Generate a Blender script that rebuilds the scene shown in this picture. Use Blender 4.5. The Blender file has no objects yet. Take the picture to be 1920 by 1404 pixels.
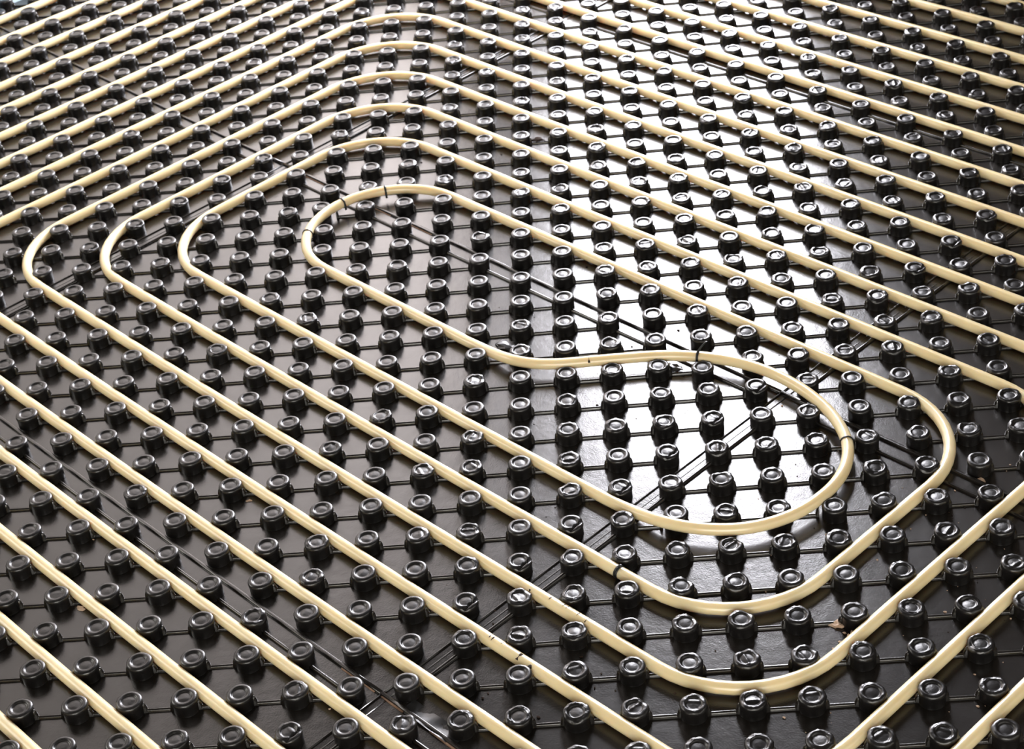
import bpy, bmesh, math, random
from mathutils import Matrix, Vector
import numpy as np

# ------------------------------------------------------------------ units
P = 0.0707            # stud pitch in metres (studs 50 mm apart along the panel edges)
H = 0.31 * P          # stud height
PR = 0.122 * P        # pipe radius
PZ = 0.150 * P        # pipe axis height
PI = math.pi
random.seed(7)
rng = np.random.default_rng(11)

scene = bpy.context.scene
COL = scene.collection

# ------------------------------------------------------------------ camera
Q2 = math.sqrt(0.5)
# camera axes (right, down, forward) and position; X runs along s, Y along d (the panel edges)
_R0 = np.array([[0.9948856266, 0.0064836488, -0.1007995646], [-0.0779900968, -0.5848589450, -0.8073769623], [-0.0641882756, 0.8111091028, -0.5813620976]])
_TURN = np.array([[Q2, -Q2, 0], [Q2, Q2, 0], [0, 0, 1.0]])
RM = _R0 @ _TURN.T
CAMPOS = _TURN @ np.array([2.30634681 * P, -31.4736981 * P, 22.57712784 * P + H])
cam = bpy.data.cameras.new('camera')
cam.sensor_width = 36.0
cam.sensor_fit = 'HORIZONTAL'
cam.lens = 36.0 * 3355.73 / 1920.0
cam.clip_start = 0.05
cam.dof.use_dof = True
cam.dof.focus_distance = 2.35
cam.dof.aperture_fstop = 13.0
camo = bpy.data.objects.new('camera', cam)
COL.objects.link(camo)
camo.matrix_world = Matrix([[RM[0][k], -RM[1][k], -RM[2][k], CAMPOS[k]] for k in range(3)] + [[0, 0, 0, 1]])
scene.camera = camo

# ------------------------------------------------------------------ exposure, world
scene.view_settings.view_transform = 'Standard'
scene.view_settings.look = 'None'
scene.view_settings.gamma = 1.0
scene.view_settings.use_curve_mapping = False
scene.view_settings.exposure = 0.0

world = bpy.data.worlds.new('world')
scene.world = world
world.use_nodes = True
bg = world.node_tree.nodes['Background']
bg.inputs['Color'].default_value = (1.0, 0.88, 0.78, 1)
bg.inputs['Strength'].default_value = 0.08

# ------------------------------------------------------------------ lattice
# d = i - j and s = i + j run along the panel edges; the pipe follows half-integer d and s.
WK = np.array([[-0.0182, 0.0531], [-0.0745, -0.1124], [0.0187, -0.0461], [0.0926, -0.1518], [0.0034, 0.0505],
               [0.0078, -0.0262], [0.1492, 0.2365], [0.0163, 0.2244], [0.0992, 0.0038], [-0.0267, -0.0204]])


def ds2xy(d, s):
    """lattice (d, s) -> metres; the loose-laid sheets lie slightly out of square"""
    d = np.asarray(d, float); s = np.asarray(s, float)
    i = (d + s) / 2; j = (s - d) / 2
    a = np.clip(i, -18, 17) / 16.0
    b = (np.clip(j, -24, 13) + 5) / 16.0
    B = np.stack([1 + 0 * a, a, b, a * a, a * b, b * b, a ** 3, a * a * b, a * b * b, b ** 3], -1)
    D = B @ WK
    x = (i + D[..., 0]) * P; y = -(j + D[..., 1]) * P
    return (x - y) * Q2, (x + y) * Q2


def pt(d, s, z=0.0):
    x, y = ds2xy(d, s)
    return Vector((float(x), float(y), z))


def to_px(x, y, z):
    c = (np.stack([x, y, z], -1) - CAMPOS) @ RM.T
    zc = np.where(c[..., 2] > 0.05, c[..., 2], 1e-9)
    u = 960 + 3355.73 * c[..., 0] / zc
    v = 702 + 3355.73 * c[..., 1] / zc
    return np.where(c[..., 2] > 0.05, u, 1e9), np.where(c[..., 2] > 0.05, v, 1e9)


def px_ds(px, py, z):
    """the lattice point seen at a pixel of the photograph, on the plane of height z"""
    ray = RM.T @ np.array([(px - 960) / 3355.73, (py - 702) / 3355.73, 1.0])
    q = CAMPOS + ray * ((z - CAMPOS[2]) / ray[2])
    s, d = q[0] / (P * Q2), q[1] / (P * Q2)
    for _ in range(12):
        x, y = ds2xy(d, s)
        s += (q[0] - x) / (P * Q2); d += (q[1] - y) / (P * Q2)
    return float(d), float(s)


# ------------------------------------------------------------------ materials
def nodes_of(name):
    m = bpy.data.materials.new(name)
    m.use_nodes = True
    nt = m.node_tree
    return m, nt, nt.nodes['Principled BSDF']


def add(nt, kind, **kw):
    n = nt.nodes.new(kind)
    for k, v in kw.items():
        if k in n.inputs.keys():
            n.inputs[k].default_value = v
        else:
            setattr(n, k, v)
    return n


def ramp(nt, stops):
    r = nt.nodes.new('ShaderNodeValToRGB')
    el = r.color_ramp.elements
    while len(el) < len(stops):
        el.new(0.5)
    for e, (pos, c) in zip(el, stops):
        e.position = pos
        e.color = c if len(c) == 4 else (*c, 1)
    return r


def black_plastic(name, rough, base, dust, bump, bscale, spec):
    m, nt, b = nodes_of(name)
    geo = add(nt, 'ShaderNodeNewGeometry')
    n1 = add(nt, 'ShaderNodeTexNoise', Scale=9.0, Detail=5.0)
    nt.links.new(geo.outputs['Position'], n1.inputs['Vector'])
    r = ramp(nt, [(0.30, base), (0.7, dust)])
    nt.links.new(n1.outputs['Fac'], r.inputs['Fac'])
    nt.links.new(r.outputs['Color'], b.inputs['Base Color'])
    mr = add(nt, 'ShaderNodeMapRange')
    mr.inputs['To Min'].default_value = rough * 0.85
    mr.inputs['To Max'].default_value = rough * 1.2
    nt.links.new(n1.outputs['Fac'], mr.inputs['Value'])
    nt.links.new(mr.outputs['Result'], b.inputs['Roughness'])
    n2 = add(nt, 'ShaderNodeTexNoise', Scale=bscale, Detail=3.0)
    nt.links.new(geo.outputs['Position'], n2.inputs['Vector'])
    n3 = add(nt, 'ShaderNodeTexNoise', Scale=55.0, Detail=2.0)
    nt.links.new(geo.outputs['Position'], n3.inputs['Vector'])
    mix = add(nt, 'ShaderNodeMath', operation='MULTIPLY_ADD')
    mix.inputs[1].default_value = 2.2
    nt.links.new(n3.outputs['Fac'], mix.inputs[0])
    nt.links.new(n2.outputs['Fac'], mix.inputs[2])
    bp = add(nt, 'ShaderNodeBump', Strength=1.0, Distance=bump)
    nt.links.new(mix.outputs[0], bp.inputs['Height'])
    nt.links.new(bp.outputs['Normal'], b.inputs['Normal'])
    b.inputs['Specular IOR Level'].default_value = spec
    return m


M_SHEET = black_plastic('black_sheet_plastic', 0.23, (0.007, 0.0058, 0.0048), (0.014, 0.0116, 0.0097), 0.00010, 420.0, 0.8)
M_STUD = black_plastic('black_stud_plastic', 0.33, (0.0045, 0.0042, 0.0042), (0.009, 0.008, 0.008), 0.00022, 240.0, 0.6)


def pipe_material():
    m, nt, b = nodes_of('pale_yellow_pipe_plastic')
    geo = add(nt, 'ShaderNodeNewGeometry')
    n1 = add(nt, 'ShaderNodeTexNoise', Scale=14.0, Detail=4.0)
    nt.links.new(geo.outputs['Position'], n1.inputs['Vector'])
    r = ramp(nt, [(0.3, (0.70, 0.58, 0.34)), (0.7, (0.77, 0.66, 0.42))])
    nt.links.new(n1.outputs['Fac'], r.inputs['Fac'])
    nt.links.new(r.outputs['Color'], b.inputs['Base Color'])
    b.inputs['Roughness'].default_value = 0.28
    b.inputs['Specular IOR Level'].default_value = 0.75
    b.inputs['Subsurface Weight'].default_value = 0.7
    b.inputs['Subsurface Radius'].default_value = (0.014, 0.011, 0.006)
    b.inputs['Subsurface Scale'].default_value = 1.0
    return m


M_PIPE = pipe_material()


def plain(name, c0, c1, rough, scale=40.0, spec=0.3):
    m, nt, b = nodes_of(name)
    geo = add(nt, 'ShaderNodeNewGeometry')
    n1 = add(nt, 'ShaderNodeTexNoise', Scale=scale, Detail=5.0)
    nt.links.new(geo.outputs['Position'], n1.inputs['Vector'])
    r = ramp(nt, [(0.3, c0), (0.7, c1)])
    nt.links.new(n1.outputs['Fac'], r.inputs['Fac'])
    nt.links.new(r.outputs['Color'], b.inputs['Base Color'])
    b.inputs['Roughness'].default_value = rough
    b.inputs['Specular IOR Level'].default_value = spec
    return m


M_TIE = plain('black_tie_nylon', (0.008, 0.009, 0.008), (0.02, 0.022, 0.02), 0.4)
M_CHIP = plain('plaster_chip', (0.50, 0.34, 0.24), (0.72, 0.55, 0.42), 0.9, 90)
M_DIRT = plain('dark_dirt', (0.012, 0.008, 0.006), (0.05, 0.03, 0.02), 0.9, 200)
M_FOAM = plain('tan_board_edge', (0.25, 0.15, 0.10), (0.40, 0.27, 0.19), 0.9, 120)
M_WALL = plain('wall_plaster', (0.88, 0.80, 0.74), (0.92, 0.85, 0.79), 0.9, 3)
M_WALLB = plain('wall_backlit_dark', (0.07, 0.058, 0.05), (0.11, 0.09, 0.08), 0.95, 4)  # the wall's backlit shade is put into its dark colour
M_CONC = plain('concrete', (0.22, 0.21, 0.20), (0.32, 0.31, 0.30), 0.9, 6)
M_FRAME = plain('window_paint', (0.72, 0.72, 0.70), (0.78, 0.78, 0.76), 0.4, 5)
M_STRIP = plain('pale_blue_edge_foam', (0.42, 0.56, 0.66), (0.55, 0.68, 0.76), 0.7, 30)
M_FILM = plain('crumpled_black_film', (0.012, 0.012, 0.013), (0.03, 0.03, 0.032), 0.30, 60, 0.5)


# ------------------------------------------------------------------ helpers
def link(name, me, mat, parent=None):
    o = bpy.data.objects.new(name, me)
    COL.objects.link(o)
    if mat is not None and not me.materials:
        me.materials.append(mat)
    if parent is not None:
        o.parent = parent
    return o


def mesh(name, verts, faces, smooth=True):
    me = bpy.data.meshes.new(name)
    me.from_pydata([tuple(v) for v in verts], [], faces)
    me.polygons.foreach_set('use_smooth', [smooth] * len(me.polygons))
    me.update()
    return me


def tag(o, label, cat, group=None, kind=None):
    o['label'] = label
    o['category'] = cat
    if group: o['group'] = group
    if kind: o['kind'] = kind
    return o


def empty(name, loc):
    o = bpy.data.objects.new(name, None)
    o.empty_display_size = 0.05
    o.location = loc
    COL.objects.link(o)
    return o


class MB:
    def __init__(self):
        self.v = []; self.f = []

    def quadstrip(self, rings, closed=True, caps=True):
        """rings: equal-length lists of points; skins them one after the other"""
        b = len(self.v); n = len(rings[0])
        for r in rings: self.v.extend(r)
        for k in range(len(rings) - 1):
            for q in range(n if closed else n - 1):
                a0 = b + k * n + q; a1 = b + k * n + (q + 1) % n
                self.f.append((a0, a1, a1 + n, a0 + n))
        if caps and closed:
            self.f.append(tuple(b + q for q in range(n))[::-1])
            self.f.append(tuple(b + (len(rings) - 1) * n + q for q in range(n)))

    def box(self, lo, hi, M=None):
        c = [(x, y, z) for z in (lo[2], hi[2]) for y in (lo[1], hi[1]) for x in (lo[0], hi[0])]
        if M is not None: c = [tuple(M @ Vector(q)) for q in c]
        b = len(self.v); self.v.extend(c)
        self.f += [tuple(b + q for q in f) for f in ((0, 2, 3, 1), (4, 5, 7, 6), (0, 1, 5, 4), (2, 6, 7, 3), (0, 4, 6, 2), (1, 3, 7, 5))]

    def mesh(self, name, smooth=True):
        return mesh(name, self.v, self.f, smooth)


def structure(o, label=None):
    o['kind'] = 'structure'
    if label: o['label'] = label
    return o


# ------------------------------------------------------------------ the room around the mat
S_WALL = -40.9      # plaster wall beyond the upper left corner of the picture
D_WALL = 34.5       # wall with the window, beyond the top right of the picture
U = P / math.sqrt(2.0)          # one step of d or s in metres
ES = Vector((1, 0, 0))
ED = Vector((0, 1, 0))


def room(d, s, z):
    return ES * (s * U) + ED * (d * U) + Vector((0, 0, z))


RMAT = Matrix(((ES.x, ED.x, 0, 0), (ES.y, ED.y, 0, 0), (0, 0, 1, 0), (0, 0, 0, 1)))   # (s,d,z) metres -> world
ZF = -0.022
WS0, WS1, WZ0, WZ1 = -35.5 * U, -16.6 * U, 0.10, 2.14     # window opening in wall_right
LS0, LS1 = -56 * U, -26 * U                                 # added opening in wall_left for the side fill (d range)
LZ0, LZ1 = 0.95, 2.15
RH = 2.75
SX0, SX1 = S_WALL * U, 62 * U
DY0, DY1 = -62 * U, D_WALL * U
T = 0.24


def slab(name, boxes, mat, smooth=False):
    m = MB()
    for lo, hi in boxes: m.box(lo, hi, RMAT)
    o = link(name, m.mesh(name, smooth), mat)
    return structure(o)


slab('floor', [((SX0 - T, DY0, ZF - 0.12), (SX1, DY1 + T, ZF))], M_CONC)
slab('wall_left', [((SX0 - T, DY0, ZF), (SX0, LS0, RH)), ((SX0 - T, LS1, ZF), (SX0, DY1 + T, RH)),
                   ((SX0 - T, LS0, ZF), (SX0, LS1, LZ0)), ((SX0 - T, LS0, LZ1), (SX0, LS1, RH))], M_WALL)
slab('wall_right', [((SX0, DY1, ZF), (WS0, DY1 + T, RH)), ((WS1, DY1, ZF), (SX1, DY1 + T, RH)),
                    ((WS0, DY1, ZF), (WS1, DY1 + T, WZ0)), ((WS0, DY1, WZ1), (WS1, DY1 + T, RH))], M_WALLB)


def window(name, along_s, a0, a1, z0, z1, at):
    m = MB(); w = 0.05
    bars = [(a0, a0 + w, z0, z1), (a1 - w, a1, z0, z1), (a0 + w, a1 - w, z0, z0 + w), (a0 + w, a1 - w, z1 - w, z1)]
    for (p0, p1, q0, q1) in bars:
        if along_s: m.box((p0, at + 0.08, q0), (p1, at + 0.14, q1), RMAT)
        else: m.box((at - 0.14, p0, q0), (at - 0.08, p1, q1), RMAT)
    return structure(link(name, m.mesh(name, False), M_FRAME))


window('window_1', True, WS0, WS1, WZ0, WZ1, DY1)
window('added_side_window', False, LS0, LS1, LZ0, LZ1, SX0)  # frame for the added opening, out of view


def area_light(name, centre, direction, sx, sy, power, colour):
    li = bpy.data.lights.new(name, 'AREA')
    li.shape = 'RECTANGLE'
    li.size = sx; li.size_y = sy
    li.energy = power
    li.color = colour
    o = bpy.data.objects.new(name, li)
    COL.objects.link(o)
    o.location = centre
    o.rotation_euler = (-direction).to_track_quat('Z', 'Y').to_euler()
    return o


W1 = area_light('window_daylight', RMAT @ Vector(((WS0 + WS1) / 2, DY1 + 0.16, (WZ0 + WZ1) / 2)), -ED,
              WS1 - WS0 - 0.1, WZ1 - WZ0 - 0.1, 240.0, (0.945, 0.935, 1.0))
W2 = area_light('side_fill_light', RMAT @ Vector((SX0 - 0.16, (LS0 + LS1) / 2, (LZ0 + LZ1) / 2)), ES,  # side fill added in an unseen opening to brighten the left pipes
              LS1 - LS0 - 0.1, LZ1 - LZ0 - 0.1, 40.0, (1.0, 0.97, 0.90))
# unseen fill light added behind the camera for the near sides of the pipe
W3 = area_light('rear_fill_light', room(-64, 60, 1.25), (ED * 1.0 - ES * 0.9 - Vector((0, 0, 0.2))).normalized(),
              2.8, 2.1, 146.0, (1.0, 0.96, 0.88))
# weak fill light added opposite the plaster wall, lifting wall and pipe
W4 = area_light('opposite_fill_light', room(8, 61, 1.35), (-ES - Vector((0, 0, 0.08))).normalized(),
              3.0, 1.6, 24.0, (1.0, 0.955, 0.875))

# pale perimeter strip standing along the plaster wall
m = MB()
m.box((SX0 + 0.002, DY0 + 0.6, ZF), (SX0 + 0.010, DY1 - 0.01, 0.07), RMAT)
tag(link('perimeter_strip', m.mesh('perimeter_strip', False), M_STRIP),
    'pale blue foam edge strip along the wall at the upper left corner', 'edge strip')


# ------------------------------------------------------------------ studs
PROFILE = [(0.238, 0.000), (0.236, 0.010), (0.235, 0.030), (0.234, 0.070), (0.234, 0.165), (0.238, 0.200), (0.243, 0.226),
           (0.245, 0.250), (0.242, 0.272), (0.232, 0.290), (0.214, 0.303), (0.192, 0.309), (0.170, 0.309), (0.154, 0.303),
           (0.142, 0.292), (0.132, 0.281), (0.118, 0.277), (0.096, 0.279), (0.066, 0.283), (0.034, 0.285)]
NSEG = 30


def stud_mesh(name, seed, crush, cut=0):
    r_ = np.random.default_rng(seed)
    ph = r_.uniform(0, 2 * PI, 12); am = r_.normal(0, 1, 12)
    verts = []; faces = []
    tilt = r_.normal(0, 0.022 * crush, 2)
    fold = crush * (0.016 if r_.random() < 0.45 else 0.0)
    dent_a = r_.uniform(0, 2 * PI); dent_w = r_.uniform(0.25, 0.6); dent = crush * r_.uniform(0, 0.03)
    crease = r_.uniform(0, PI); cs = r_.uniform(-0.07, 0.07)
    for k, (rr, z) in enumerate(PROFILE):
        top = max(0.0, min(1.0, (z - 0.20) / 0.07)) if k > 4 else 0.0
        for q in range(NSEG):
            a = 2 * PI * q / NSEG
            n = sum(am[h] * math.sin((h + 2) * a + ph[h]) for h in range(4)) * 0.25
            n2 = sum(am[h] * math.sin((h + 2) * a + ph[h] + k * 0.9) for h in range(4, 10)) * 0.2
            if k >= 13: top = top * (rr / 0.154) ** 2 * 0.8
            rad = rr + crush * top * (0.005 * n + 0.004 * n2 + 0.0022 * r_.normal())
            zz = z + crush * top * (0.006 * n2 + 0.003 * n + 0.0024 * r_.normal())
            da = (a - dent_a + PI) % (2 * PI) - PI
            zz -= top * dent * math.exp(-(da / dent_w) ** 2)
            rad -= top * dent * 0.4 * math.exp(-(da / dent_w) ** 2)
            x, y = rad * math.cos(a), rad * math.sin(a)
            if k >= 13:      # the pressed-in disc: tilted, with a fold across it on worn studs
                zz += tilt[0] * x * 1.5 + tilt[1] * y * 1.5
                t = x * math.cos(crease) + y * math.sin(crease) - cs
                zz += fold * math.exp(-(t / 0.035) ** 2)
            if cut and k > 6:
                if 0.115 < x < 0.155: zz -= 0.045
                elif x >= 0.155: zz -= 0.012
            verts.append((x * P, y * P, zz * P))
    n = NSEG
    for k in range(len(PROFILE) - 1):
        for q in range(n):
            a0 = k * n + q; a1 = k * n + (q + 1) % n
            faces.append((a0, a1, a1 + n, a0 + n))
    last = (len(PROFILE) - 1) * n
    verts.append((0, 0, 0.0008 * P + sum(v[2] for v in verts[last:last + n]) / n))
    c = len(verts) - 1
    for q in range(n): faces.append((last + q, last + (q + 1) % n, c))
    return mesh(name, verts, faces)


SMOOTH = [stud_mesh('stud', 100 + k, 0.25) for k in range(6)]
WORN = [stud_mesh('stud', 200 + k, 0.9 + 0.08 * k) for k in range(12)]
SLIT = [stud_mesh('stud', 300 + k, 0.7, 1) for k in range(3)]
for me in SMOOTH + WORN + SLIT: me.materials.append(M_STUD)

# ------------------------------------------------------------------ course of the heating pipe: one long double spiral
def fillet(pts, r):
    """straight runs in (d,s) with rounded corners"""
    out = [Vector(pts[0])]
    for k in range(1, len(pts) - 1):
        a, b, c = Vector(pts[k - 1]), Vector(pts[k]), Vector(pts[k + 1])
        u = (a - b).normalized(); w = (c - b).normalized()
        cen = b + u * r + w * r
        for f in np.linspace(0, PI / 2, 13):
            out.append(cen - w * r * math.cos(f) - u * r * math.sin(f))
    out.append(Vector(pts[-1]))
    return out


def corners(start, seq):
    """seq: alternating ('s',v) / ('d',v) runs"""
    d, s = start; pts = [(d, s)]
    for ax, v in seq:
        if ax == 's': s = v
        else: d = v
        pts.append((d, s))
    return pts


# one end, starting on the lower run of the S and leaving through its right-hand bend
S_CURVE = [(0.5, -6.0), (0.5, -4.0), (0.5, -2.6), (0.55, -1.7), (0.68, -0.95), (0.95, -0.3), (1.35, 0.25), (1.8, 0.72), (2.35, 1.25), (2.95, 1.85), (3.5, 2.42),
           (3.98, 3.04), (4.36, 3.68), (4.66, 4.35), (4.84, 5.0), (4.93, 5.65), (4.93, 6.3), (4.85, 7.0), (4.68, 7.7), (4.42, 8.4), (4.05, 9.05),
           (3.58, 9.62), (3.05, 10.03), (2.45, 10.32), (1.75, 10.48), (1.0, 10.5), (0.35, 10.42), (-0.3, 10.2), (-0.9, 9.85), (-1.42, 9.36), (-1.86, 8.72),
           (-2.18, 8.0), (-2.38, 7.2), (-2.48, 6.3), (-2.5, 5.4), (-2.5, 4.0)]
E1 = corners((-2.5, 4.0), [('s', -16.5), ('d', 8.5), ('s', 14.5), ('d', -6.5), ('s', -20.5), ('d', 12.5), ('s', 18.5), ('d', -10.5), ('s', -24.5), ('d', 16.5),
                           ('s', 22.5), ('d', -14.5), ('s', -28.5), ('d', 20.5), ('s', 26.5), ('d', -18.5), ('s', -32.5), ('d', 24.5), ('s', 30.5), ('d', -22.5),
                           ('s', -36.5), ('d', 28.5), ('s', 34.0)])
E2 = corners((6.5, -7.0), [('s', 12.5), ('d', -4.5), ('s', -18.5), ('d', 10.5), ('s', 16.5), ('d', -8.5), ('s', -22.5), ('d', 14.5), ('s', 20.5), ('d', -12.5),
                           ('s', -26.5), ('d', 18.5), ('s', 24.5), ('d', -16.5), ('s', -30.5), ('d', 22.5), ('s', 28.5), ('d', -20.5), ('s', -34.5), ('d', 26.5),
                           ('s', 32.5), ('d', -24.5), ('s', -38.5), ('d', 30.5), ('s', 34.0)])


def catmull(pts, n=4):
    out = []
    q = [Vector(p) for p in pts]
    for k in range(len(q) - 1):
        p0 = q[max(k - 1, 0)]; p1 = q[k]; p2 = q[k + 1]; p3 = q[min(k + 2, len(q) - 1)]
        for f in range(n):
            t = f / n
            out.append(0.5 * ((2 * p1) + (p2 - p0) * t + (2 * p0 - 5 * p1 + 4 * p2 - p3) * t * t + (3 * p1 - p0 - 3 * p2 + p3) * t ** 3))
    out.append(q[-1])
    return out


cap = [Vector((3.5 + 3.0 * math.cos(f), -10.1 - 3.0 * math.sin(f))) for f in np.linspace(0, PI, 25)]
path2 = fillet(E2, 3.1)[::-1] + [Vector((6.5, -7.0))] + cap
SC = catmull(S_CURVE)
path1 = SC + fillet(E1, 3.1)[1:]
raw = path2 + [Vector((0.5, -8.0))] + path1
tags = [1.0 if (abs(math.hypot(q.x - 3.5, q.y + 10.1) - 3) < 0.1 and q.y < -11.3 and k > len(path2) - 40) else 0.0 for k, q in enumerate(path2)] + [0.0] + \
       [1.0 if (q.y > -1.6 and not (q.x < -2.3 and q.y < 7.2)) else 0.0 for q in SC] + [0.0] * (len(path1) - len(SC))
# even out
dense = [raw[0]]; lift = [0.0]
for q, tg in zip(raw[1:], tags[1:]):
    L = (q - dense[-1]).length
    if L < 1e-4: continue
    n = max(1, int(math.ceil(L / 0.8)))
    p0 = dense[-1].copy()
    for k in range(1, n + 1):
        dense.append(p0.lerp(q, k / n)); lift.append(tg)
DX = np.array([q.x for q in dense]); DSS = np.array([q.y for q in dense])
lift = np.convolve(np.array(lift), np.hanning(13) / np.hanning(13).sum(), 'same')
XX, YY = ds2xy(DX, DSS)
# in the tight bends the pipe springs up between the studs and lies against their near sides
PTH = np.stack([XX, YY, np.full_like(XX, PZ)], -1)
ZZ = PZ + lift * 0.14 * P
PTH = CAMPOS + (PTH - CAMPOS) * ((ZZ - CAMPOS[2]) / (PTH[:, 2] - CAMPOS[2]))[:, None]
PATH = [Vector(q) for q in PTH]


def keep_clear(x, y):
    """a stud beside a sprung-up stretch of pipe is pushed aside by it"""
    k = int(np.argmin(np.hypot(PTH[:, 0] - x, PTH[:, 1] - y)))
    best = (9, None)
    for a_ in (k - 1, k):
        if a_ < 0 or a_ + 1 >= len(PTH): continue
        p0, p1 = PTH[a_, :2], PTH[a_ + 1, :2]
        t = np.clip(np.dot([x - p0[0], y - p0[1]], p1 - p0) / np.dot(p1 - p0, p1 - p0), 0, 1)
        v = np.array([x, y]) - (p0 + t * (p1 - p0))
        L = float(np.hypot(*v))
        if L < best[0]: best = (L, v)
    L, v = best
    if lift[k] > 0.02 and L < 0.335 * P:
        x += v[0] / L * (0.335 * P - L); y += v[1] / L * (0.335 * P - L)
    return x, y


# ------------------------------------------------------------------ studded panels
D_EDGES = [-43.5, -27.5, -11.5, 4.5, 20.5, 33.6]
S_EDGES = [-40.6, -17.5, 6.5, 30.5, 44.0]
ZBOT = ZF


def ridge_rings(A, B, hw, ht, g0=0.0, g1=0.0, glen=0.065 * P):
    """a low moulded rib from A to B; g0/g1: how high it climbs the stud at either end"""
    A = Vector(A); B = Vector(B)
    L = (B - A).length; t = (B - A) / L; nrm = Vector((-t.y, t.x, 0))
    st = [0.0]
    if g0: st += [glen * f for f in (0.15, 0.4, 0.7, 0.9, 1.0, 1.12)]
    if g1: st += [L - glen * f for f in (1.12, 1.0, 0.9, 0.7, 0.4, 0.15)]
    st += [L]
    rings = []
    for x in st:
        h = ht; w = hw
        if g0 and x < glen: f = 1 - x / glen; h += g0 * math.sqrt(max(0, 1 - (1 - f) ** 2)); w += 0.010 * P * f
        if g1 and x > L - glen: f = 1 - (L - x) / glen; h += g1 * math.sqrt(max(0, 1 - (1 - f) ** 2)); w += 0.010 * P * f
        c = A + t * x
        prof = [(-w * 1.25, -0.002), (-w * 1.2, 0.0), (-w * 1.0, h * 0.55), (-w * 0.68, h * 0.86), (-w * 0.25, h * 0.99), (w * 0.25, h * 0.99), (w * 0.68, h * 0.86), (w * 1.0, h * 0.55), (w * 1.2, 0.0), (w * 1.25, -0.002)]
        rings.append([tuple(c + nrm * o + Vector((0, 0, z))) for o, z in prof])
    return rings


def rib_along(pts, hw, ht):
    rings = []
    for k, c in enumerate(pts):
        t = (pts[min(k + 1, len(pts) - 1)] - pts[max(k - 1, 0)]).normalized()
        nrm = Vector((-t.y, t.x, 0))
        prof = [(-hw * 1.25, -0.002), (-hw * 1.2, 0.0), (-hw * 1.02, ht * 0.72), (-hw * 0.8, ht * 0.95), (-hw * 0.4, ht), (hw * 0.4, ht),
                (hw * 0.8, ht * 0.95), (hw * 1.02, ht * 0.72), (hw * 1.2, 0.0), (hw * 1.25, -0.002)]
        rings.append([tuple(c + nrm * o + Vector((0, 0, z))) for o, z in prof])
    return rings


def panel_name(a, b):
    return D_EDGES[a], D_EDGES[a + 1], S_EDGES[b], S_EDGES[b + 1]


LABELS = {
    (2, 1): 'black studded panel in the centre, holding the S bend and the left loop ends',
    (3, 1): 'black studded panel with the brightest window glare, crossed by straight pipes at the upper right',
    (2, 2): 'black studded panel at the bottom right under the lower pipe bends',
    (1, 1): 'black studded panel at the left below the long seam, under parallel diagonal pipes',
    (2, 0): 'black studded panel at the upper left corner under rising pipe runs',
    (3, 0): 'black studded panel at the top centre under the rounded pipe bends',
    (3, 2): 'dark studded panel at the right edge where the middle pipe bends leave the picture',
    (4, 1): 'black studded panel in the dark upper right corner',
    (4, 2): 'black studded panel at the right edge, beyond the dark corner',
    (1, 2): 'black studded panel at the bottom edge beside the lifted seam flap',
    (1, 0): 'black studded panel at the far left edge above the loop ends',
    (4, 0): 'black studded panel at the top edge where the window glare leaves the picture',
    (0, 1): 'black studded panel at the lower left corner',
}

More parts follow.
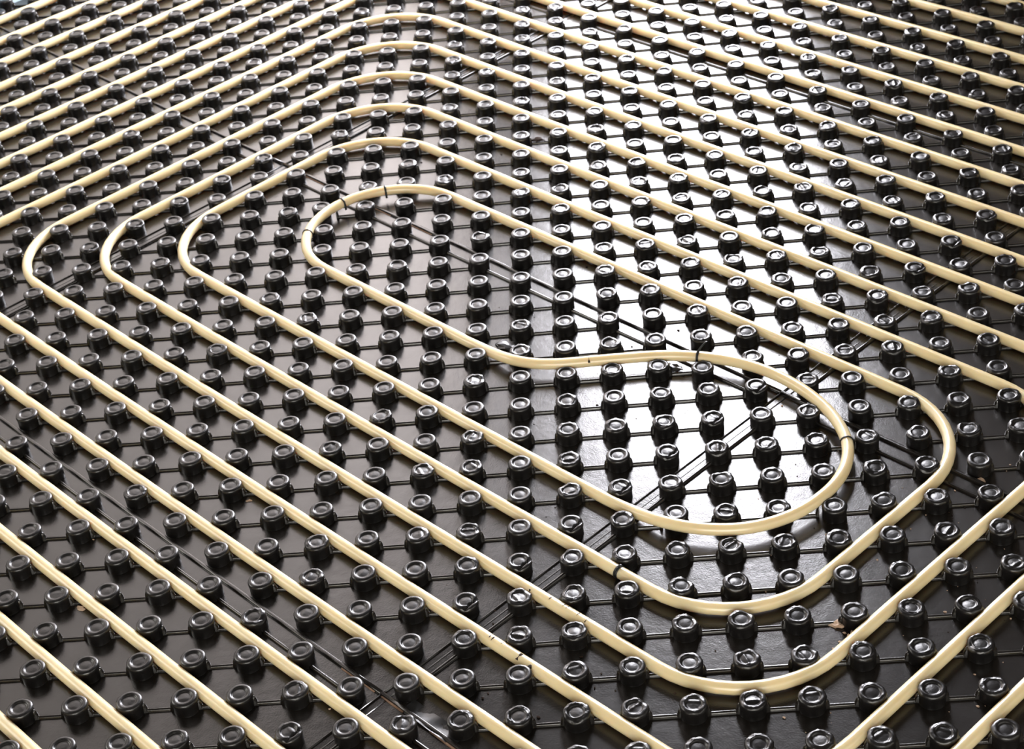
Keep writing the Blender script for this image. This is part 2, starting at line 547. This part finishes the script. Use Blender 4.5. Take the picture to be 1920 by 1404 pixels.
for a in range(len(D_EDGES) - 1):
    for b in range(len(S_EDGES) - 1):
        d0, d1, s0, s1 = panel_name(a, b)
        # what of it can be seen
        dd, ss = np.meshgrid(np.arange(math.ceil(d0 + 0.01), math.floor(d1 - 0.01) + 1), np.arange(math.ceil(s0 + 0.01), math.floor(s1 - 0.01) + 1))
        dd = dd.ravel(); ss = ss.ravel()
        k = (dd + ss) % 2 == 0
        dd, ss = dd[k], ss[k]
        X, Y = ds2xy(dd, ss)
        px, py = to_px(X, Y, np.full_like(X, H * 0.8))
        if (a, b) not in LABELS:
            continue
        root = empty('studded_panel', (0, 0, 0))
        org = pt((d0 + d1) / 2, (s0 + s1) / 2, ZBOT)
        root.location = org
        inv = Matrix.Translation(-org)
        tag(root, LABELS.get((a, b), 'black studded panel outside the picture'), 'floor heating panel', 'studded panels of the floor')
        # the sheet with its ribs
        m = MB()
        nd = int(round((d1 - d0))) * 2; ns = int(round((s1 - s0))) * 2
        gd = np.linspace(d0, d1, nd + 1); gs = np.linspace(s0, s1, ns + 1)
        gs = np.sort(np.append(gs, s0 + 0.47)); ns += 1
        GD, GS = np.meshgrid(gd, gs, indexing='ij')
        GX, GY = ds2xy(GD, GS)
        base = len(m.v)
        for u in range(nd + 1):
            for v in range(ns + 1): m.v.append((GX[u, v], GY[u, v], 0.013 * P if (v == 0 and s0 > -40) else 0.0))
        for u in range(nd):
            for v in range(ns):
                i0 = base + u * (ns + 1) + v
                m.f.append((i0, i0 + ns + 1, i0 + ns + 2, i0 + 1))
        rim = [u * (ns + 1) for u in range(nd + 1)] + [nd * (ns + 1) + v for v in range(1, ns + 1)] + \
              [u * (ns + 1) + ns for u in range(nd - 1, -1, -1)] + [v for v in range(ns - 1, 0, -1)]
        n = len(rim)
        tb = len(m.v)
        for r in rim:
            m.v.append(m.v[base + r])
        bb = len(m.v)
        for r in rim:
            x, y, _ = m.v[base + r]
            m.v.append((x, y, ZBOT))
        for q in range(n):
            m.f.append((tb + q, tb + (q + 1) % n, bb + (q + 1) % n, bb + q)[::-1])
        b2 = len(m.v)
        for r in rim:
            x, y, _ = m.v[base + r]
            m.v.append((x, y, ZBOT))
        m.f.append(tuple(b2 + q for q in range(n)))
        W, HT = 0.037 * P, 0.054 * P
        for d, s in zip(dd, ss):
            A = pt(d, s); 
            # rib to the next stud along the row
            if d + 1 < d1 and s + 1 < s1:
                B = pt(d + 1, s + 1)
                t = (B - A).normalized()
                gg = (0.135 + 0.04 * rng.random()) * P
                m.quadstrip(ridge_rings(A + t * 0.225 * P, B - t * 0.225 * P, W, HT, gg, gg), caps=False)
            # ribs along the seams: the last stud row of each panel
            if abs(d - (d1 - 0.5)) < 0.1 and s + 2 < s1 and d1 < 33:
                B = pt(d, s + 2); t = (B - A).normalized()
                m.quadstrip(ridge_rings(A + t * 0.2 * P, B - t * 0.2 * P, W * 1.0, HT * 1.0), caps=False)
            if abs(s - (s0 + 0.5)) < 0.1 and d + 2 < d1 and s0 > -40:
                B = pt(d + 2, s); t = (B - A).normalized()
                m.quadstrip(ridge_rings(A + t * 0.2 * P, B - t * 0.2 * P, W * 1.1, HT * 1.0), caps=False)
        # lapped edges of the film
        if d0 > -40:
            q = np.linspace(s0, s1, int(round(s1 - s0)) + 1)
            m.quadstrip(rib_along([pt(d0 + 0.05, v) for v in q], W * 1.1, HT * 1.05))
        if s0 > -40:
            q = np.linspace(d0, d1, int(round(d1 - d0)) + 1)
            m.quadstrip(rib_along([pt(v, s0 + 0.03) for v in q], W * 0.5, HT * 0.75))
            m.quadstrip(rib_along([pt(v, s0 + 0.26) for v in q], W * 0.45, HT * 0.22))
        me = m.mesh('sheet')
        me.transform(inv)
        sh = link('sheet', me, M_SHEET, root)
        # studs: the hundred that show largest are parts, the rest one part
        inside = (px > -30) & (px < 1950) & (py > -30) & (py < 1440)
        near = (px > -1100) & (px < 3300) & (py > -420) & (py < 2500)
        dist = (X - CAMPOS[0]) ** 2 + (Y - CAMPOS[1]) ** 2
        order = np.argsort(np.where(inside, dist, 1e6 + dist))
        rest = MB()
        for c, q in enumerate(order):
            if not near[q]: continue
            d, s = dd[q], ss[q]
            worn = 1 / (1 + math.exp(-(px[q] - 900) / 220.0 - (py[q] - 800) / 900.0))
            if abs(s - (s1 - 0.5)) < 0.1 and s1 < 30 and rng.random() < 0.6: src = SLIT[int(rng.integers(len(SLIT)))]; rot = 0.0
            elif rng.random() < worn: src = WORN[int(rng.integers(len(WORN)))]; rot = rng.uniform(0, 2 * PI)
            else: src = SMOOTH[int(rng.integers(len(SMOOTH)))]; rot = rng.uniform(0, 2 * PI)
            sx, sy = keep_clear(float(X[q]), float(Y[q]))
            pos = Vector((sx, sy, -0.0004)) - org
            if c < 100 and inside[q]:
                o = link('stud', src, None, root)
                o.location = pos
                o.rotation_euler = (0, 0, rot)
            else:
                cs_, sn = math.cos(rot), math.sin(rot)
                b0 = len(rest.v)
                for v in src.vertices:
                    x, y, z = v.co
                    rest.v.append((x * cs_ - y * sn + pos.x, x * sn + y * cs_ + pos.y, z + pos.z))
                rest.f += [tuple(b0 + i for i in f.vertices) for f in src.polygons]
        if rest.v:
            o = link('stud_field', rest.mesh('stud_field'), M_STUD, root)
            o['kind'] = 'stuff'
        if (a, b) in ((3, 1), (2, 1)):
            # the tan edge of the insulation board showing below the film edge
            rng_s = [(-16.4, -15.0), (-12.6, -11.2), (-10.4, -9.0)] if a == 3 else [(6.55, 6.6), (5.0, 6.3)]
            for q0, q1 in rng_s:
                e = MB()
                dq = d0 - 0.02
                e.quadstrip(ridge_rings(pt(dq, q0), pt(dq, q1), 0.016 * P, 0.020 * P))
                me = e.mesh('board_edge'); me.transform(inv)
                o = link('board_edge', me, M_FOAM, root)
                o['label'] = 'tan insulation edge showing at the seam'
        if (a, b) == (2, 2):
            for A_, B_ in (((d0 - 0.02, 6.6), (d0 - 0.02, 7.4)), ((d0 - 0.02, 8.4), (d0 - 0.10, 11.5))):
                e = MB()
                e.quadstrip(ridge_rings(pt(*A_), pt(*B_), 0.020 * P, 0.03 * P))
                me = e.mesh('board_edge'); me.transform(inv)
                o = link('board_edge', me, M_FOAM, root)
                o['label'] = 'tan insulation edge showing at the seam'
            # the film curling up along the seam
            f = MB(); rows = []
            for q in np.linspace(7.3, 9.2, 16):
                row = []
                for w in np.linspace(0, 1, 8):
                    up = 0.05 * P * w ** 2 * math.sin(PI * min(1, max(0, (q - 7.3) / 1.9))) ** 0.6 + 0.004 * P
                    v = pt(d0 + 0.45 - 0.5 * w, q); v.z = up + 0.012 * P * math.sin(q * 7 + w * 3)
                    row.append(tuple(v))
                rows.append(row)
            f.quadstrip(rows, closed=False, caps=False)
            me = f.mesh('seam_flap'); me.transform(inv)
            o = link('seam_flap', me, M_FILM, root)
            o['label'] = 'shiny film edge curling up along the seam'

# ------------------------------------------------------------------ the heating pipe
NP = 18
rings = []
for k, c in enumerate(PATH):
    t = (PATH[min(k + 1, len(PATH) - 1)] - PATH[max(k - 1, 0)]).normalized()
    nrm = Vector((-t.y, t.x, 0))
    rings.append([tuple(c + nrm * (PR * math.cos(2 * PI * q / NP)) + Vector((0, 0, PR * math.sin(2 * PI * q / NP)))) for q in range(NP)])
m = MB()
m.quadstrip(rings)
pipe = link('heating_pipe', m.mesh('heating_pipe'), M_PIPE)
tag(pipe, 'long cream plastic heating pipe wound in a double spiral between the black studs', 'pipe')


# ------------------------------------------------------------------ ties, chips, crumbs
def on_pipe(px, py):
    d, s = px_ds(px, py, PZ)
    x, y = ds2xy(d, s)
    q = Vector((float(x), float(y), PZ))
    k = min(range(1, len(PATH) - 1), key=lambda n: (PATH[n] - q).length)
    t = (PATH[k + 1] - PATH[k - 1]).normalized()
    return PATH[k] + t * (q - PATH[k]).dot(t), t


def pipe_tie(px, py, label, width=0.050, stub=0.0, leg=True):
    c, t = on_pipe(px, py)
    nrm = Vector((-t.y, t.x, 0)); up = Vector((0, 0, 1))
    root = empty('pipe_tie', c - Vector((0, 0, PZ)))
    tag(root, label, 'pipe tie', 'black ties on the heating pipe')
    org = c - Vector((0, 0, PZ))
    m = MB(); rr = []
    for q in range(28):
        a = 2 * PI * q / 28
        u = nrm * math.cos(a) + up * math.sin(a)
        w = width * P / 2
        rr.append([tuple(c - org + u * (PR - 0.0003) - t * w), tuple(c - org + u * (PR + 0.0012) - t * w * 0.8),
                   tuple(c - org + u * (PR + 0.0012) + t * w * 0.8), tuple(c - org + u * (PR - 0.0003) + t * w)])
    rr.append(rr[0])
    m.quadstrip(rr, closed=False, caps=False)
    link('band', m.mesh('band'), M_TIE, root)
    if stub:
        m = MB()
        a = c - org + up * PR
        rr = []
        for f in np.linspace(0, 1, 8):
            cen = a + up * (stub * P * math.sin(f * 1.5)) + nrm * (stub * P * 0.7 * (f ** 1.6)) + t * (stub * P * 0.9 * f)
            w = width * P * 0.5 * (1 - 0.35 * f); h = 0.0007
            rr.append([tuple(cen + t * w - nrm * h), tuple(cen + t * w + nrm * h), tuple(cen - t * w + nrm * h), tuple(cen - t * w - nrm * h)])
        m.quadstrip(rr)
        link('tail', m.mesh('tail'), M_TIE, root)
    if leg:
        m = MB()
        side = -nrm if nrm.y > 0 else nrm
        w = width * P * 0.45
        c0 = c - org + side * (PR + 0.0006)
        rr = []
        for z in (PZ, PZ * 0.5, 0.0):
            cen = Vector((c0.x, c0.y, z))
            rr.append([tuple(cen - t * w - side * 0.0008), tuple(cen - t * w + side * 0.0010), tuple(cen + t * w + side * 0.0010), tuple(cen + t * w - side * 0.0008)])
        m.quadstrip(rr)
        link('leg', m.mesh('leg'), M_TIE, root)


pipe_tie(646, 391, 'black tie on the innermost left loop, beside the seam, left of another tie', 0.055)
pipe_tie(725, 371, 'black tie near the top of the innermost left loop, right of another tie', 0.055)
pipe_tie(573, 447, 'thin black tie at the leftmost point of the innermost loop', 0.035, leg=False)
pipe_tie(1312, 670, 'black tie with a curled tail on the S bend, above a stud', 0.060, stub=0.20, leg=False)
pipe_tie(1586, 838, 'black tie at the rightmost point of the innermost lower bend', 0.040, stub=0.04, leg=False)
pipe_tie(1161, 1072, 'wide black tie on the second pipe below the innermost bend', 0.085, stub=0.05, leg=False)


def scuff(px, py, a0, a1, width):
    # a scratch across the pipe, following its round surface
    c, t = on_pipe(px, py)
    nrm = Vector((-t.y, t.x, 0)); up = Vector((0, 0, 1))
    if nrm.y > 0: nrm = -nrm
    m = MB(); rr = []
    for a in np.linspace(math.radians(a0), math.radians(a1), 9):
        u = nrm * math.cos(a) + up * math.sin(a)
        w = width * P / 2 * (0.55 + 0.45 * math.sin(a * 5.0 + px))
        rr.append([tuple(c + u * (PR - 0.0004) - t * w), tuple(c + u * (PR + 0.00012) - t * w),
                   tuple(c + u * (PR + 0.00012) + t * w), tuple(c + u * (PR - 0.0004) + t * w)])
    m.quadstrip(rr)
    o = link('scuff_mark', m.mesh('scuff_mark'), M_DIRT, pipe)
    o['label'] = 'dark scuff across the pipe'


for px_, py_, a0, a1, w_ in ((985, 1230, 40, 120, 0.07), (1003, 1250, 0, 70, 0.10), (936, 1197, 60, 120, 0.03), (931, 1193, 75, 115, 0.02), (952, 1207, 80, 120, 0.018),
                             (1043, 1122, 70, 125, 0.02), (1066, 1137, 75, 125, 0.016), (1072, 1141, 75, 125, 0.016), (1092, 1154, 75, 125, 0.016), (1108, 1165, 60, 125, 0.02),
                             (1105, 684, 20, 75, 0.05), (1001, 1108, 20, 60, 0.05)):
    scuff(px_, py_, a0, a1, w_)


def lump(name, px, py, size, mat, seed, flat=0.5, z=0.0, stretch=1.0, rot=0.0):
    d, s = px_ds(px, py, z)
    v = pt(d, s, z)
    r_ = np.random.default_rng(seed)
    bm = bmesh.new()
    bmesh.ops.create_icosphere(bm, subdivisions=2, radius=1.0)
    for w in bm.verts:
        f = 1 + 0.28 * r_.normal()
        w.co = Vector((w.co.x * f * stretch, w.co.y * f, max(-0.25, w.co.z * flat * f)))
    me = bpy.data.meshes.new(name)
    bm.to_mesh(me); bm.free()
    me.transform(Matrix.Rotation(rot, 4, 'Z') @ Matrix.Scale(size, 4))
    o = link(name, me, mat)
    zmin = min(q.co.z for q in me.vertices)
    o.location = v + Vector((0, 0, -zmin - 0.0004))
    return o


tag(lump('plaster_chip', 1571, 1172, 0.0062, M_CHIP, 3, 0.6, 0.0, 1.5, 0.5), 'pinkish plaster chip leaning on a stud above the lower right bend', 'chip')
tag(lump('plaster_chip', 152, 1141, 0.0042, M_CHIP, 5, 0.5, 0.0, 1.9, 0.4), 'pale chip lying against a straight pipe near the lower left', 'chip')
tag(lump('plaster_chip', 467, 939, 0.0026, M_CHIP, 6, 0.6, 0.0, 1.7, 0.9), 'tiny pale chip on the sheet between two left pipes', 'chip')
tag(lump('plaster_chip', 1840, 903, 0.0040, M_CHIP, 8, 0.5, 0.0, 1.9, -0.6), 'pale sliver beside the seam near the right edge', 'chip')
tag(lump('dirt_clod', 1008, 265, 0.0088, M_DIRT, 9, 0.6, 0.0, 1.6, 0.2), 'dark clod on the bright sheet beside a stud at the top centre', 'dirt')
tag(lump('film_scrap', 948, 650, 0.0120, M_FILM, 12, 0.22, 0.0, 1.6, 0.2), 'shiny crumpled black film bump above the S bend', 'film scrap')
tag(lump('film_scrap', 1263, 690, 0.0085, M_FILM, 14, 0.4, 0.003, 1.6, 0.1), 'shiny crumpled film scrap under the middle of the S bend', 'film scrap')


def crumbs(name, spots, mat, seed, label):
    r_ = np.random.default_rng(seed)
    m = MB()
    for px, py, size in spots:
        d, s = px_ds(px, py, 0.0)
        c = pt(d, s, 0)
        bm = bmesh.new()
        bmesh.ops.create_icosphere(bm, subdivisions=1, radius=1.0)
        b0 = len(m.v)
        for v in bm.verts:
            f = 1 + 0.3 * r_.normal()
            m.v.append((c.x + v.co.x * size * f * 1.3, c.y + v.co.y * size * f, max(-0.0003, size * 0.5 + v.co.z * size * f * 0.6)))
        m.f += [tuple(b0 + v.index for v in f.verts) for f in bm.faces]
        bm.free()
    o = link(name, m.mesh(name, False), mat)
    tag(o, label, 'crumbs', kind='stuff')


r_ = np.random.default_rng(4)
dark = [(px, py, r_.uniform(0.0008, 0.0022)) for px, py in
        [(1272, 620), (1120, 760), (1125, 766), (1193, 785), (1185, 650), (1165, 605), (1390, 793), (1495, 893), (928, 1145), (925, 1170), (1090, 1232), (1115, 1290),
         (915, 1300), (905, 1310), (1010, 1345), (840, 1010), (1100, 500), (1140, 545), (1185, 610), (790, 305), (940, 290), (1290, 700)]]
dark += [(r_.uniform(850, 1500), r_.uniform(560, 1000), r_.uniform(0.0004, 0.0010)) for _ in range(70)]
dark += [(r_.uniform(780, 1900), r_.uniform(950, 1400), r_.uniform(0.0005, 0.0012)) for _ in range(60)]
crumbs('dirt_crumbs', dark, M_DIRT, 21, 'dark dirt specks scattered over the sheets')
pale = [(1584, 1188, .0022), (1592, 1192, .0024), (1598, 1186, .002), (1575, 1205, .0018), (1562, 1216, .0013), (1549, 1003, .0016), (1645, 1050, .0012), (1470, 1346, .0016),
        (1772, 1148, .0018), (1834, 1325, .0017), (1736, 966, .0012), (1790, 920, .0012), (1828, 1265, .0013), (1466, 761, .0016), (1410, 1106, .0018), (1436, 1110, .0014),
        (1845, 970, .0013), (1894, 872, .0013), (618, 1330, .0015), (175, 1012, .0013), (1895, 1160, .0013)]
pale += [(r_.uniform(1400, 1900), r_.uniform(800, 1380), r_.uniform(0.0004, 0.0009)) for _ in range(40)]
crumbs('plaster_crumbs', pale, M_CHIP, 22, 'pale plaster crumbs scattered on the sheets at the lower right')
